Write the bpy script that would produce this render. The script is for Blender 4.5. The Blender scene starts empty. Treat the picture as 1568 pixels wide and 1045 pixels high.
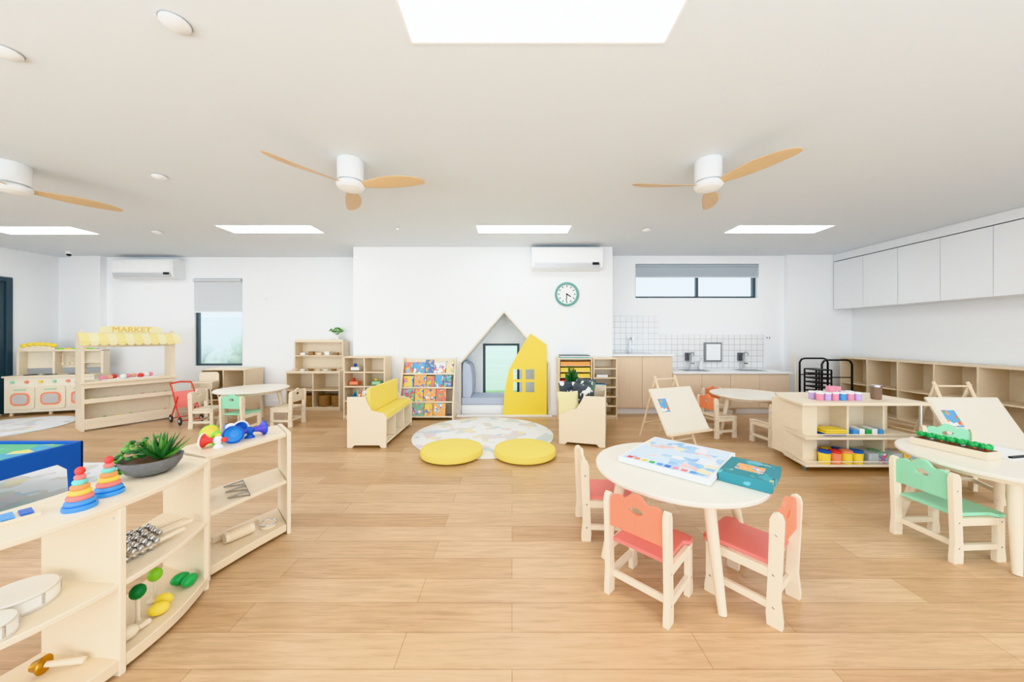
import bpy, bmesh, math, random
from mathutils import Matrix, Vector
random.seed(7)
sc=bpy.context.scene
sc.view_settings.view_transform='Khronos PBR Neutral'
sc.view_settings.look='None'
pi=math.pi
def lin(c):
    out=[]
    for v in c:
        v/=255.0
        out.append(v/12.92 if v<=0.04045 else ((v+0.055)/1.055)**2.4)
    return out
MC={}
def M(name,rgb,rough=.5,metal=0,var=.05,scale=18,emit=0,stretch=(1,1,1),alpha=None,bump=0,coat=0,rgb2=None,detail=3):
    if name in MC: return MC[name]
    m=bpy.data.materials.new(name); m.use_nodes=True
    nt=m.node_tree; N=nt.nodes; L=nt.links
    p=N['Principled BSDF']
    c=lin(rgb)
    tc=N.new('ShaderNodeTexCoord'); mp=N.new('ShaderNodeMapping'); mp.inputs['Scale'].default_value=stretch
    nz=N.new('ShaderNodeTexNoise'); nz.inputs['Scale'].default_value=scale; nz.inputs['Detail'].default_value=detail
    mx=N.new('ShaderNodeMix'); mx.data_type='RGBA'
    a=[max(0,x*(1-var)) for x in c]+[1]; b=([min(1,x*(1+var)) for x in c] if rgb2 is None else lin(rgb2))+[1]
    mx.inputs[6].default_value=a; mx.inputs[7].default_value=b
    L.new(tc.outputs['Object'],mp.inputs['Vector']); L.new(mp.outputs[0],nz.inputs['Vector'])
    L.new(nz.outputs['Fac'],mx.inputs[0]); L.new(mx.outputs[2],p.inputs['Base Color'])
    p.inputs['Roughness'].default_value=rough; p.inputs['Metallic'].default_value=metal
    if coat: p.inputs['Coat Weight'].default_value=coat
    if emit:
        L.new(mx.outputs[2],p.inputs['Emission Color']); p.inputs['Emission Strength'].default_value=emit
    if alpha is not None:
        p.inputs['Alpha'].default_value=alpha
    if bump:
        bp=N.new('ShaderNodeBump'); bp.inputs['Strength'].default_value=bump; bp.inputs['Distance'].default_value=.01
        L.new(nz.outputs['Fac'],bp.inputs['Height']); L.new(bp.outputs[0],p.inputs['Normal'])
    MC[name]=m; return m
def patch_mat(name,base,cols,scale=6,thr=.5,rough=.6,metric=None):
    """base colour with voronoi/noise patches of colours (printed things)"""
    m=bpy.data.materials.new(name); m.use_nodes=True
    nt=m.node_tree; N=nt.nodes; L=nt.links; p=N['Principled BSDF']
    tc=N.new('ShaderNodeTexCoord')
    vo=N.new('ShaderNodeTexVoronoi'); vo.inputs['Scale'].default_value=scale*2
    if metric: vo.distance=metric
    rp=N.new('ShaderNodeValToRGB'); rp.color_ramp.interpolation='CONSTANT'
    els=rp.color_ramp.elements
    while len(els)<len(cols): els.new(.5)
    for i,c in enumerate(cols):
        els[i].position=i/len(cols); els[i].color=lin(c)+[1]
    sp=N.new('ShaderNodeSeparateColor')
    nz=N.new('ShaderNodeTexNoise'); nz.inputs['Scale'].default_value=scale; nz.inputs['Detail'].default_value=2
    gt=N.new('ShaderNodeMath'); gt.operation='GREATER_THAN'; gt.inputs[1].default_value=thr
    mx=N.new('ShaderNodeMix'); mx.data_type='RGBA'; mx.inputs[6].default_value=lin(base)+[1]
    L.new(tc.outputs['Object'],vo.inputs['Vector']); L.new(tc.outputs['Object'],nz.inputs['Vector'])
    L.new(vo.outputs['Color'],sp.inputs[0]); L.new(sp.outputs[0],rp.inputs[0])
    L.new(nz.outputs['Fac'],gt.inputs[0]); L.new(gt.outputs[0],mx.inputs[0]); L.new(rp.outputs[0],mx.inputs[7])
    L.new(mx.outputs[2],p.inputs['Base Color']); p.inputs['Roughness'].default_value=rough
    return m
# ---------------- builder
class B:
    def __init__(s): s.v=[];s.f=[];s.fm=[];s.mats=[];s.T=Matrix.Identity(4)
    def add(s,vs,fs,m):
        if m not in s.mats: s.mats.append(m)
        k=s.mats.index(m); o=len(s.v)
        s.v+= [tuple(s.T@Vector(v)) for v in vs]
        for f in fs: s.f.append([i+o for i in f]); s.fm.append(k)
        return s
    def box(s,x0,x1,y0,y1,z0,z1,m):
        vs=[(x,y,z) for z in (z0,z1) for y in (y0,y1) for x in (x0,x1)]
        return s.add(vs,[(0,1,3,2),(4,6,7,5),(0,4,5,1),(2,3,7,6),(0,2,6,4),(1,5,7,3)],m)
    def prism(s,poly,a,b,m,ax='z'):
        def g(u,v,t): return (u,v,t) if ax=='z' else ((u,t,v) if ax=='y' else (t,u,v))
        n=len(poly)
        vs=[g(u,v,a) for u,v in poly]+[g(u,v,b) for u,v in poly]
        fs=[list(range(n))[::-1],list(range(n,2*n))]+[(i,(i+1)%n,n+(i+1)%n,n+i) for i in range(n)]
        return s.add(vs,fs,m)
    def cyl(s,p0,p1,r0,r1,m,n=16):
        p0=Vector(p0);p1=Vector(p1);d=(p1-p0).normalized()
        u=d.orthogonal().normalized();w=d.cross(u)
        vs=[]
        for p,r in ((p0,r0),(p1,r1)):
            for i in range(n):
                a=2*pi*i/n; vs.append(p+u*(r*math.cos(a))+w*(r*math.sin(a)))
        fs=[list(range(n))[::-1],list(range(n,2*n))]+[(i,(i+1)%n,n+(i+1)%n,n+i) for i in range(n)]
        return s.add(vs,fs,m)
    def lathe(s,prof,c,m,n=24,M4=None):
        M4=M4 or Matrix.Identity(4); c=Vector(c); vs=[];fs=[]
        for r,z in prof:
            for i in range(n):
                a=2*pi*i/n; vs.append(c+(M4@Vector((r*math.cos(a),r*math.sin(a),z))))
        k=len(prof)
        for j in range(k-1):
            for i in range(n): fs.append((j*n+i,j*n+(i+1)%n,(j+1)*n+(i+1)%n,(j+1)*n+i))
        fs.append(list(range(n))[::-1]); fs.append([ (k-1)*n+i for i in range(n)])
        return s.add(vs,fs,m)
    def sph(s,c,r,m,n=16,k=10,M4=None):
        if not hasattr(r,'__len__'): r=(r,r,r)
        M4=M4 or Matrix.Identity(4); c=Vector(c)
        vs=[c+(M4@Vector((0,0,-r[2])))];fs=[]
        for j in range(1,k):
            t=-pi/2+pi*j/k
            for i in range(n):
                a=2*pi*i/n; vs.append(c+(M4@Vector((r[0]*math.cos(t)*math.cos(a),r[1]*math.cos(t)*math.sin(a),r[2]*math.sin(t)))))
        vs.append(c+(M4@Vector((0,0,r[2])))); e=len(vs)-1
        for i in range(n):
            fs.append((0,1+(i+1)%n,1+i)); fs.append((e,1+(k-2)*n+i,1+(k-2)*n+(i+1)%n))
        for j in range(k-2):
            for i in range(n): fs.append((1+j*n+i,1+j*n+(i+1)%n,1+(j+1)*n+(i+1)%n,1+(j+1)*n+i))
        return s.add(vs,fs,m)
    def torus(s,c,R,r,m,n=28,k=10,M4=None):
        M4=M4 or Matrix.Identity(4); c=Vector(c); vs=[];fs=[]
        for i in range(n):
            a=2*pi*i/n
            for j in range(k):
                b=2*pi*j/k; q=R+r*math.cos(b)
                vs.append(c+(M4@Vector((q*math.cos(a),q*math.sin(a),r*math.sin(b)))))
        for i in range(n):
            for j in range(k):
                fs.append((i*k+j,((i+1)%n)*k+j,((i+1)%n)*k+(j+1)%k,i*k+(j+1)%k))
        return s.add(vs,fs,m)
    def tube(s,pts,r,m,n=8,closed=False):
        pts=[Vector(p) for p in pts]; k=len(pts); vs=[];fs=[]
        pu=None
        for i,p in enumerate(pts):
            if closed: d=(pts[(i+1)%k]-pts[i-1]).normalized()
            else: d=(pts[min(i+1,k-1)]-pts[max(i-1,0)]).normalized()
            u=(d.orthogonal() if pu is None else pu-d*pu.dot(d)).normalized(); pu=u; w=d.cross(u)
            for j in range(n):
                a=2*pi*j/n; vs.append(p+u*(r*math.cos(a))+w*(r*math.sin(a)))
        for i in range(k if closed else k-1):
            for j in range(n):
                i2=(i+1)%k
                fs.append((i*n+j,i*n+(j+1)%n,i2*n+(j+1)%n,i2*n+j))
        if not closed: fs.append(list(range(n))[::-1]); fs.append([(k-1)*n+j for j in range(n)])
        return s.add(vs,fs,m)
    def done(s,name,loc=(0,0,0),rz=0,bevel=0,parent=None,seg=2,ang=35):
        me=bpy.data.meshes.new(name); me.from_pydata(s.v,[],s.f)
        for m in s.mats: me.materials.append(m)
        for p,k in zip(me.polygons,s.fm): p.material_index=k; p.use_smooth=True
        bm=bmesh.new(); bm.from_mesh(me); bmesh.ops.recalc_face_normals(bm,faces=bm.faces); bm.to_mesh(me); bm.free()
        me.set_sharp_from_angle(angle=math.radians(ang))
        o=bpy.data.objects.new(name,me); sc.collection.objects.link(o)
        o.location=loc; o.rotation_euler=(0,0,math.radians(rz))
        if bevel:
            b=o.modifiers.new('bevel','BEVEL'); b.width=bevel; b.segments=seg; b.limit_method='ANGLE'; b.angle_limit=math.radians(50)
        if parent: o.parent=parent
        return o
def spline(pts,n=8):
    out=[]; P=[pts[0]]+list(pts)+[pts[-1]]
    for i in range(1,len(P)-2):
        for k in range(n):
            t=k/n; q=[]
            for d in range(len(pts[0])):
                a,b,c,e=P[i-1][d],P[i][d],P[i+1][d],P[i+2][d]
                q.append(.5*((2*b)+(-a+c)*t+(2*a-5*b+4*c-e)*t*t+(-a+3*b-3*c+e)*t**3))
            out.append(tuple(q))
    out.append(tuple(pts[-1])); return out
def rrect(w,h,r,n=6,cx=0,cy=0):
    o=[]
    for sx,sy,a0 in ((1,1,0),(-1,1,90),(-1,-1,180),(1,-1,270)):
        for i in range(n+1):
            a=math.radians(a0+90*i/n); o.append((cx+sx*(w/2-r)+r*math.cos(a),cy+sy*(h/2-r)+r*math.sin(a)))
    return o
RX=lambda a: Matrix.Rotation(math.radians(a),4,'X')
RY=lambda a: Matrix.Rotation(math.radians(a),4,'Y')
RZ=lambda a: Matrix.Rotation(math.radians(a),4,'Z')
TR=lambda x,y,z: Matrix.Translation((x,y,z))
# ---------------- materials
WALL=M('wall_paint',(246,247,248),.7,var=.004,scale=3)
CEIL=M('ceiling_paint',(232,238,243),.8,var=.004,scale=3)
WHITE=M('white_laminate',(244,245,246),.35,var=.01)
WOOD=M('birch_wood',(237,217,188),.45,var=.07,scale=5,stretch=(2,9,9))
WOODL=M('pale_birch',(242,227,203),.42,var=.06,scale=5,stretch=(9,2,9))
OAKC=M('kitchen_oak_laminate',(230,208,182),.5,var=.07,scale=4,stretch=(12,12,1))
FANW=M('fan_blade_oak',(222,192,150),.45,var=.1,scale=5,stretch=(2,14,2))
BLACK=M('black_powder_coat',(38,40,43),.4)
DARKF=M('dark_aluminium_frame',(72,88,98),.4)
TEAL=M('teal_plastic',(106,160,150),.4)
METAL=M('chrome',(205,208,212),.18,metal=1,var=.02)
YEL=M('yellow_fabric',(250,228,120),.75,var=.03,scale=60)
YELP=M('yellow_paint',(252,224,88),.5,var=.02)
ORANGE=M('orange_paint',(252,154,114),.4,var=.02)
CORAL=M('coral_paint',(250,142,132),.4,var=.02)
PINK=M('pink_plastic',(244,160,180),.4)
RED=M('red_plastic',(230,72,66),.35)
BLUE=M('blue_plastic',(34,96,190),.35)
LBLUE=M('light_blue_plastic',(80,160,228),.3)
GREENM=M('mint_paint',(160,222,188),.4,var=.02)
GREEN=M('green_plastic',(50,170,90),.35)
LIME=M('lime_plastic',(150,218,74),.35)
DGREEN=M('dark_leaf',(64,110,66),.5,var=.25,scale=30)
LEAF=M('leaf_green',(106,162,80),.5,var=.25,scale=30)
GREY=M('grey_stone_bowl',(122,122,122),.7,var=.25,scale=60,bump=.2)
BGREY=M('blue_grey_fabric',(190,198,215),.8,var=.05,scale=50)
DCUSH=M('charcoal_fabric',(64,70,78),.85,var=.4,scale=25)
WICK=M('wicker',(162,126,88),.7,var=.35,scale=60,bump=.5)
BRASS=M('brass',(200,150,60),.25,metal=1)
PAPER=M('white_paper',(244,244,242),.6,var=.02)
BLIND=M('roller_blind',(214,217,220),.8,var=.02,scale=80)
BLINDG=M('grey_blind',(180,190,198),.8,var=.03,scale=80)
LIGHT=M('led_panel_diffuser',(250,253,255),.5,var=0,emit=12)
GLASS=M('window_glass',(225,240,245),.05,var=0,alpha=.12)
DGLASS=M('door_glass_dark',(70,100,108),.08,var=.1,scale=3)
FENCE=M('pale_fence',(246,248,250),.6,var=.04,scale=6,stretch=(1,1,12))
GRASS=M('garden_grass',(150,185,125),.9,var=.3,scale=14)
HEDGE=M('garden_hedge',(185,198,188),.9,var=.3,scale=10,rgb2=(240,244,246))
RUGM=patch_mat('map_rug_print',(240,240,241),[(208,219,228),(228,222,214),(240,231,196),(216,226,220),(232,219,223)],scale=3.6,thr=.53,rough=.9)
COLS=[(85,142,210),(245,212,90),(234,112,100),(250,250,245),(105,188,136),(250,172,96),(145,202,235),(175,125,172),(242,150,174)]
COV=[]
for i,c in enumerate([(240,226,190),(112,175,220),(247,220,115),(238,242,242),(230,138,120),(142,200,165),(105,135,188),(247,188,120)]):
    random.shuffle(COLS); COV.append(patch_mat('picture_book_cover_%d'%i,c,COLS[:5],scale=11+i,thr=.52))
PUZ=patch_mat('puzzle_board_print',(222,235,247),[(140,190,235),(240,240,245),(175,212,242),(230,238,248),(238,200,192),(245,232,190),(160,200,236)],scale=7,thr=.52,rough=.12,metric='CHEBYCHEV')
TBOX=patch_mat('teal_box_print',(60,138,148),[(48,112,130),(110,180,190),(170,190,160),(70,160,170)],scale=12,thr=.6)
GTOP=patch_mat('play_table_map_print',(110,195,150),[(90,175,210),(140,210,160),(240,225,140)],scale=4,thr=.5)
# floor
def floor_mat():
    m=bpy.data.materials.new('oak_plank_vinyl'); m.use_nodes=True
    N=m.node_tree.nodes;L=m.node_tree.links;p=N['Principled BSDF']
    tc=N.new('ShaderNodeTexCoord')
    br=N.new('ShaderNodeTexBrick'); br.offset=.37; br.inputs['Scale'].default_value=1
    br.inputs['Brick Width'].default_value=1.2; br.inputs['Row Height'].default_value=.16
    br.inputs['Mortar Size'].default_value=.0014; br.inputs['Mortar Smooth'].default_value=.3
    br.inputs['Color1'].default_value=lin((231,198,160))+[1]; br.inputs['Color2'].default_value=lin((210,170,128))+[1]
    br.inputs['Mortar'].default_value=lin((176,134,94))+[1]; br.inputs['Bias'].default_value=-.1
    mp=N.new('ShaderNodeMapping'); mp.inputs['Scale'].default_value=(1.6,22,1)
    nz=N.new('ShaderNodeTexNoise'); nz.inputs['Scale'].default_value=2.2; nz.inputs['Detail'].default_value=10; nz.inputs['Roughness'].default_value=.7; nz.inputs['Distortion'].default_value=.6
    rp=N.new('ShaderNodeValToRGB'); rp.color_ramp.elements[0].position=.32; rp.color_ramp.elements[1].position=.66
    rp.color_ramp.elements[0].color=(.73,.68,.62,1); rp.color_ramp.elements[1].color=(1.0,1.0,1.0,1)
    n2=N.new('ShaderNodeTexNoise'); n2.inputs['Scale'].default_value=1.3; n2.inputs['Detail'].default_value=2
    r2=N.new('ShaderNodeValToRGB'); r2.color_ramp.elements[0].color=(.88,.85,.82,1); r2.color_ramp.elements[1].color=(1,1,1,1)
    mp2=N.new('ShaderNodeMapping'); mp2.inputs['Scale'].default_value=(1,4,1)
    mx=N.new('ShaderNodeMix'); mx.data_type='RGBA'; mx.blend_type='MULTIPLY'; mx.inputs[0].default_value=1
    m2=N.new('ShaderNodeMix'); m2.data_type='RGBA'; m2.blend_type='MULTIPLY'; m2.inputs[0].default_value=1
    L.new(tc.outputs['Object'],br.inputs['Vector']); L.new(tc.outputs['Object'],mp.inputs[0]); L.new(mp.outputs[0],nz.inputs['Vector'])
    L.new(tc.outputs['Object'],mp2.inputs[0]); L.new(mp2.outputs[0],n2.inputs['Vector'])
    L.new(nz.outputs['Fac'],rp.inputs[0]); L.new(n2.outputs['Fac'],r2.inputs[0])
    L.new(br.outputs['Color'],mx.inputs[6]); L.new(rp.outputs[0],mx.inputs[7])
    L.new(mx.outputs[2],m2.inputs[6]); L.new(r2.outputs[0],m2.inputs[7])
    L.new(m2.outputs[2],p.inputs['Base Color']); p.inputs['Roughness'].default_value=.33
    return m
FLOOR=floor_mat()
def tile_mat():
    m=bpy.data.materials.new('white_square_tile'); m.use_nodes=True
    N=m.node_tree.nodes;L=m.node_tree.links;p=N['Principled BSDF']
    tc=N.new('ShaderNodeTexCoord'); mp=N.new('ShaderNodeMapping'); mp.inputs['Rotation'].default_value=(math.radians(90),0,0)
    br=N.new('ShaderNodeTexBrick'); br.offset=0; br.inputs['Scale'].default_value=1
    br.inputs['Brick Width'].default_value=.1; br.inputs['Row Height'].default_value=.1; br.inputs['Mortar Size'].default_value=.003
    br.inputs['Color1'].default_value=lin((240,240,240))+[1]; br.inputs['Color2'].default_value=lin((236,236,237))+[1]
    br.inputs['Mortar'].default_value=lin((182,182,182))+[1]
    L.new(tc.outputs['Object'],mp.inputs[0]); L.new(mp.outputs[0],br.inputs['Vector']); L.new(br.outputs['Color'],p.inputs['Base Color'])
    p.inputs['Roughness'].default_value=.2
    return m
TILE=tile_mat()
# ---------------- room
H=2.66; XL=-8.1; XR=5.89; YB=-1.6
B().box(XL-.12,XR+.12,YB,6.25,-.1,0,FLOOR).done('floor')
B().box(XL-.12,XR+.12,YB,6.25,H,H+.1,CEIL).done('ceiling')
# left back wall with window hole
wl=B(); x0,x1,z0,z1=-5.68,-4.82,.72,2.28
wl.box(XL-.12,x0,6.1,6.22,0,H,WALL).box(x1,-2.51,6.1,6.22,0,H,WALL).box(x0,x1,6.1,6.22,0,z0,WALL).box(x0,x1,6.1,6.22,z1,H,WALL)
wl.box(-7.77,-7.24,6.0,6.1,0,H,WALL)
wl.done('wall_back_left')
wc=B(); NL,NR,NA,NS,NZ=-.805,.56,-.124,.82,1.62
wc.box(-2.51,NL,5.4,6.22,0,H,WALL).box(NR,1.59,5.4,6.22,0,H,WALL)
wc.prism([(NL,NS),(NA,NZ),(NA,H),(NL,H)],5.4,6.22,WALL,'y').prism([(NA,NZ),(NR,NS),(NR,H),(NA,H)],5.4,6.22,WALL,'y')
a,b_,c,d=-.51,.13,.2,1.12
wc.box(NL,a,5.95,6.22,0,NZ,WALL).box(b_,NR,5.95,6.22,0,NZ,WALL).box(a,b_,5.95,6.22,0,c,WALL).box(a,b_,5.95,6.22,d,NZ,WALL)
wc.done('wall_back_center')
wk=B(); kx0,kx1,kz0,kz1=2.17,4.34,1.92,2.52
wk.box(1.59,kx0,6.0,6.22,0,H,WALL).box(kx1,XR+.12,6.0,6.22,0,H,WALL).box(kx0,kx1,6.0,6.22,0,kz0,WALL).box(kx0,kx1,6.0,6.22,kz1,H,WALL)
wk.box(4.78,XR,5.92,6.0,0,H,WALL)
wk.done('wall_back_kitchen')
B().box(XR,XR+.12,YB,6.0,0,H,WALL).done('wall_right')
B().box(XL-.12,XL,YB,4.5,0,H,WALL).box(XL-.12,XL,5.54,6.1,0,H,WALL).box(XL-.12,XL,4.5,5.54,2.2,H,WALL).done('wall_left')
# baseboards
B().box(-7.24,-2.51,6.085,6.1,0,.09,WHITE).done('baseboard_back_left')
B().box(-2.51,NL,5.385,5.4,0,.09,WHITE).box(NR+.02,1.59,5.385,5.4,0,.09,WHITE).done('baseboard_back_center')
B().box(XL,XL+.015,YB,4.45,0,.09,WHITE).done('baseboard_left')
# niche trim
t=B(); w=.025
t.prism([(NL-w,0),(NL,0),(NL,NS),(NA,NZ),(NR,NS),(NR,0),(NR+w,0),(NR+w,NS+.01),(NA,NZ+.035),(NL-w,NS+.01)],5.37,5.41,M('niche_trim_wood',(228,215,198),.5),'y')
t.done('trim_niche')
# niche window
def window(name,x0,x1,z0,z1,y,mull=(),fw=.04,mat=DARKF,hm=()):
    w=B()
    w.box(x0,x0+fw,y-.03,y+.03,z0,z1,mat).box(x1-fw,x1,y-.03,y+.03,z0,z1,mat)
    w.box(x0+fw,x1-fw,y-.03,y+.03,z0,z0+fw,mat).box(x0+fw,x1-fw,y-.03,y+.03,z1-fw,z1,mat)
    for mx in mull: w.box(mx-fw/2,mx+fw/2,y-.028,y+.028,z0+fw,z1-fw,mat)
    for mz in hm: w.box(x0+fw,x1-fw,y-.026,y+.026,mz-fw/2,mz+fw/2,mat)
    w.box(x0+fw*.5,x1-fw*.5,y-.004,y+.004,z0+fw*.5,z1-fw*.5,GLASS)
    return w.done(name)
window('window_1',a,b_,c,d,6.05)
window('window_2',x0,x1,z0,z1,6.17,fw=.035)
window('window_3',kx0,kx1,kz0,kz1,6.12,mull=((kx0+kx1)/2+.05,))
# blinds
B().box(x0+.01,x1-.01,6.095,6.105,1.69,z1-.05,BLIND).cyl((x0+.01,6.09,z1-.035),(x1-.01,6.09,z1-.035),.03,.03,BLIND).box(x0+.01,x1-.01,6.09,6.11,1.67,1.69,WHITE).done('roller_blind')
B().box(kx0+.01,kx1-.01,6.02,6.03,2.3,kz1-.05,BLINDG).cyl((kx0+.01,6.03,kz1-.03),(kx1-.01,6.03,kz1-.03),.028,.028,BLINDG).box(kx0+.01,kx1-.01,6.015,6.035,2.28,2.3,BLIND).done('roller_blind')
# door left
d_=B(); y0,y1=4.51,5.53
d_.box(XL-.08,XL+.015,y0,y0+.07,0,2.19,DARKF).box(XL-.08,XL+.015,y1-.07,y1,0,2.19,DARKF).box(XL-.08,XL+.015,y0+.07,y1-.07,2.12,2.19,DARKF)
d_.box(XL-.06,XL-.01,y0+.07,y0+.15,0.01,2.12,DARKF).box(XL-.06,XL-.01,y1-.15,y1-.07,0.01,2.12,DARKF).box(XL-.06,XL-.01,y0+.15,y1-.15,.01,.15,DARKF).box(XL-.06,XL-.01,y0+.15,y1-.15,2.03,2.12,DARKF)
d_.box(XL-.04,XL-.03,y0+.15,y1-.15,.15,2.03,DGLASS).cyl((XL+.03,y0+.11,.95),(XL+.03,y0+.11,1.15),.012,.012,METAL)
d_.done('door_1',bevel=.003)
# exterior
f=B()
for i in range(9): f.box(-9.5,7.5,8.4,8.43,.02+i*.2,.214+i*.2,FENCE)
f.done('garden_fence',(0,0,-.1))
B().box(-10,8,6.3,9,-.2,-.1,GRASS).done('garden_lawn')
h=B()
for i in range(16):
    h.sph((-8+i*.28+random.uniform(-.1,.1),7.8+random.uniform(-.1,.12),.2+random.uniform(0,.9)),random.uniform(.25,.4),HEDGE,8,6)
h.done('garden_hedge')
# ceiling fixtures
def panel(x,y):
    B().box(-.6,.6,-.15,.15,-.006,0,LIGHT).prism([(-.615,-.165),(.615,-.165),(.615,.165),(-.615,.165)],-.004,-.0005,WHITE).done('ceiling_light_panel',(x,y,H))
for x,y in ((.15,4.5),(-3.17,4.5),(3.5,4.5),(-6.3,4.55),(.125,1.48),(-3.2,1.3),(3.5,1.3),(-6.3,1.4)): panel(x,y)
def fan(x,y,a0):
    e=bpy.data.objects.new('ceiling_fan',None); sc.collection.objects.link(e); e.location=(x,y,H)
    b=B()
    b.lathe([(.098,0),(.1,-.004),(.1,-.155),(.096,-.165)],(0,0,0),WHITE,40)
    b.lathe([(.07,-.165),(.07,-.175),(.104,-.18),(.108,-.195),(.106,-.205),(.09,-.222),(.05,-.235),(.01,-.239)],(0,0,0),WHITE,40)
    b.lathe([(.09,-.2225),(.088,-.226),(.05,-.238),(.01,-.242)],(0,0,0),M('fan_lens',(250,250,248),.4),40)
    b.done('motor_housing',parent=e)
    for k in range(3):
        bl=B(); st=[(.08,.03,0),(.13,.038,0),(.2,.055,.006),(.3,.072,.014),(.4,.076,.018),(.5,.068,.014),(.56,.055,.006),(.6,.036,-.004),(.615,.014,-.01)]
        vs=[];fs=[]
        for r,hw,off in st:
            tw=-math.radians(22-12*r/.6)
            for s_,tt in ((-1,-.004),(1,-.004),(1,.004),(-1,.004)):
                yy=s_*hw; vs.append((r,yy*math.cos(tw)-tt*math.sin(tw)-off,yy*math.sin(tw)+tt*math.cos(tw)+.01*r))
        n=len(st)
        for i in range(n-1):
            for j in range(4): fs.append((i*4+j,i*4+(j+1)%4,(i+1)*4+(j+1)%4,(i+1)*4+j))
        fs+= [(3,2,1,0),tuple((n-1)*4+j for j in range(4))]
        bl.add(vs,fs,FANW)
        o=bl.done('blade_%d'%(k+1),(0,0,-.195),a0+120*k,parent=e)
        s2=o.modifiers.new('sub','SUBSURF'); s2.levels=2; s2.render_levels=2
fan(-1.3,2.75,-6); fan(1.58,2.75,-60); fan(-4.1,2.8,-61)
def det(x,y,r=.055,name='smoke_detector'):
    b=B().lathe([(r,0),(r,-.012),(r*.85,-.02),(r*.5,-.03),(r*.1,-.032)],(0,0,0),WHITE,24)
    b.torus((0,0,-.021),r*.62,.003,M('grey_ring',(170,170,170)),20,6); b.torus((0,0,-.002),r*1.02,.003,M('grey_ring',(170,170,170)),24,6); b.done(name,(x,y,H))
det(-1.51,1.53); det(-4.78,4.6); det(1.77,4.5); det(-2.5,1.69,.05); det(-3.1,3.0,.05,'ceiling_sensor')
det(-1.49,4.44,.02,'fire_sprinkler')
B().lathe([(.04,0),(.04,-.03),(.035,-.04)],(0,0,0),WHITE).sph((0,0,-.045),.03,BLACK).done('security_camera_dome',(-7.4,5.7,H))
# air conditioners
def ac(x,y,z):
    b=B(); pr=[(0,.0),(0,.34),(-.16,.35),(-.205,.335),(-.225,.3),(-.225,.12),(-.2,.03),(-.15,0)]
    b.prism(pr,-.54,.54,WHITE,'x')
    b.prism([(-.229,.1),(-.2265,.1),(-.2265,.3),(-.229,.3)],-.5,.5,M('ac_face',(246,246,246),.3),'x')
    b.prism([(-.2,.02),(-.228,.085),(-.232,.085),(-.204,.018)],-.5,.5,M('ac_louvre',(205,208,212),.4),'x')
    b.box(.38,.48,-.234,-.228,.06,.1,BLACK)
    b.done('wall_air_conditioner',(x,y,z),bevel=.006)
ac(.84,5.4,2.27); ac(-6.38,6.1,2.25)
# clock
b=B(); R=RX(90)
b.lathe([(.185,0),(.19,.01),(.19,.03),(.18,.04),(.155,.036),(.152,.012),(.0,.012)],(0,0,0),TEAL,48,R)
b.lathe([(.153,.0),(.153,.014),(.001,.014)],(0,0,0),PAPER,48,R)
for i in range(12):
    a_=i*pi/6; rr=.125
    b.T=TR(rr*math.sin(a_),-.016,rr*math.cos(a_))@RY(math.degrees(a_)); b.box(-.006,.006,-.001,.001,-.015,.015,BLACK)
for ang,l,w_ in ((120,.075,.008),(185,.11,.006)):
    b.T=RY(ang); b.box(-w_,w_,-.02,-.018,-.015,l,BLACK)
b.T=Matrix.Identity(4); b.done('wall_clock',(.865,5.4,1.91))
# ---------------- niche seat, cushions, yellow house
B().box(NL+.002,NR-.002,5.42,5.94,0,.16,WHITE).box(NL+.005,.2,5.41,5.93,.161,.27,BGREY).done('niche_bench_seat',bevel=.012)
b=B(); pr=[(-.79,.275),(-.66,.275),(-.63,.5),(-.66,.75),(-.72,.81),(-.785,.8)]
b.prism(spline(pr+[pr[0]],6)[:-1],5.44,5.92,BGREY,'y'); b.done('niche_back_cushion',bevel=.03,seg=3)
b=B()
def yb(poly): b.prism(poly,5.345,5.37,YELP,'y')
yb([(-.144,.02),(.545,.02),(.545,.37),(-.118,.37)])
yb([(-.118,.37),(.02,.37),(.02,.73),(-.045,.73),(-.083,.56)])
yb([(.35,.37),(.545,.37),(.545,.73),(.35,.73)])
yb([(.16,.37),(.21,.37),(.21,.73),(.16,.73)])
yb([(.02,.53),(.16,.53),(.16,.57),(.02,.57)]); yb([(.21,.53),(.35,.53),(.35,.57),(.21,.57)])
yb([(-.045,.73),(.545,.73),(.54,1.115),(.29,1.29),(.15,1.08)])
b.done('yellow_house_panel')
B().box(-.86,.62,5.28,5.365,0,.02,WHITE).done('niche_threshold')
# ---------------- right wall cabinets + cubby
b=B()
b.box(5.59,XR-.001,-1.0,5.915,1.71,H-.002,WHITE)
y=5.91
b.box(5.568,5.59,-1,5.915,2.54,H-.002,WHITE)
GAP=M('cabinet_gap',(110,110,110),.8)
b.box(5.588,5.5895,-1,5.91,1.72,2.55,GAP)
for i in range(14):
    y2=y-.49
    b.box(5.57,5.588,y2+.003,y-.002,1.71,2.527,WHITE); y=y2
b.done('overhead_cabinet')
b=B(); xa,xb=5.5,5.87; ys,ye=-1.0,5.72
b.box(xa,xb,ys,ye,.88,.9,WOOD).box(xa,xb,ys,ye,.05,.07,WOOD).box(xa+.01,xb,ys,ye,.47,.488,WOOD).box(xb-.01,xb,ys,ye,0.07,.88,WOODL).box(xa+.02,xb,ys,ye,0,.05,WOOD)
k=0
while ye-k*.42>ys:
    yy=ye-k*.42; b.box(xa,xb-.01,yy-.018,yy,.07,.88,WOOD); k+=1
b.done('cubby_storage_shelf')
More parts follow.
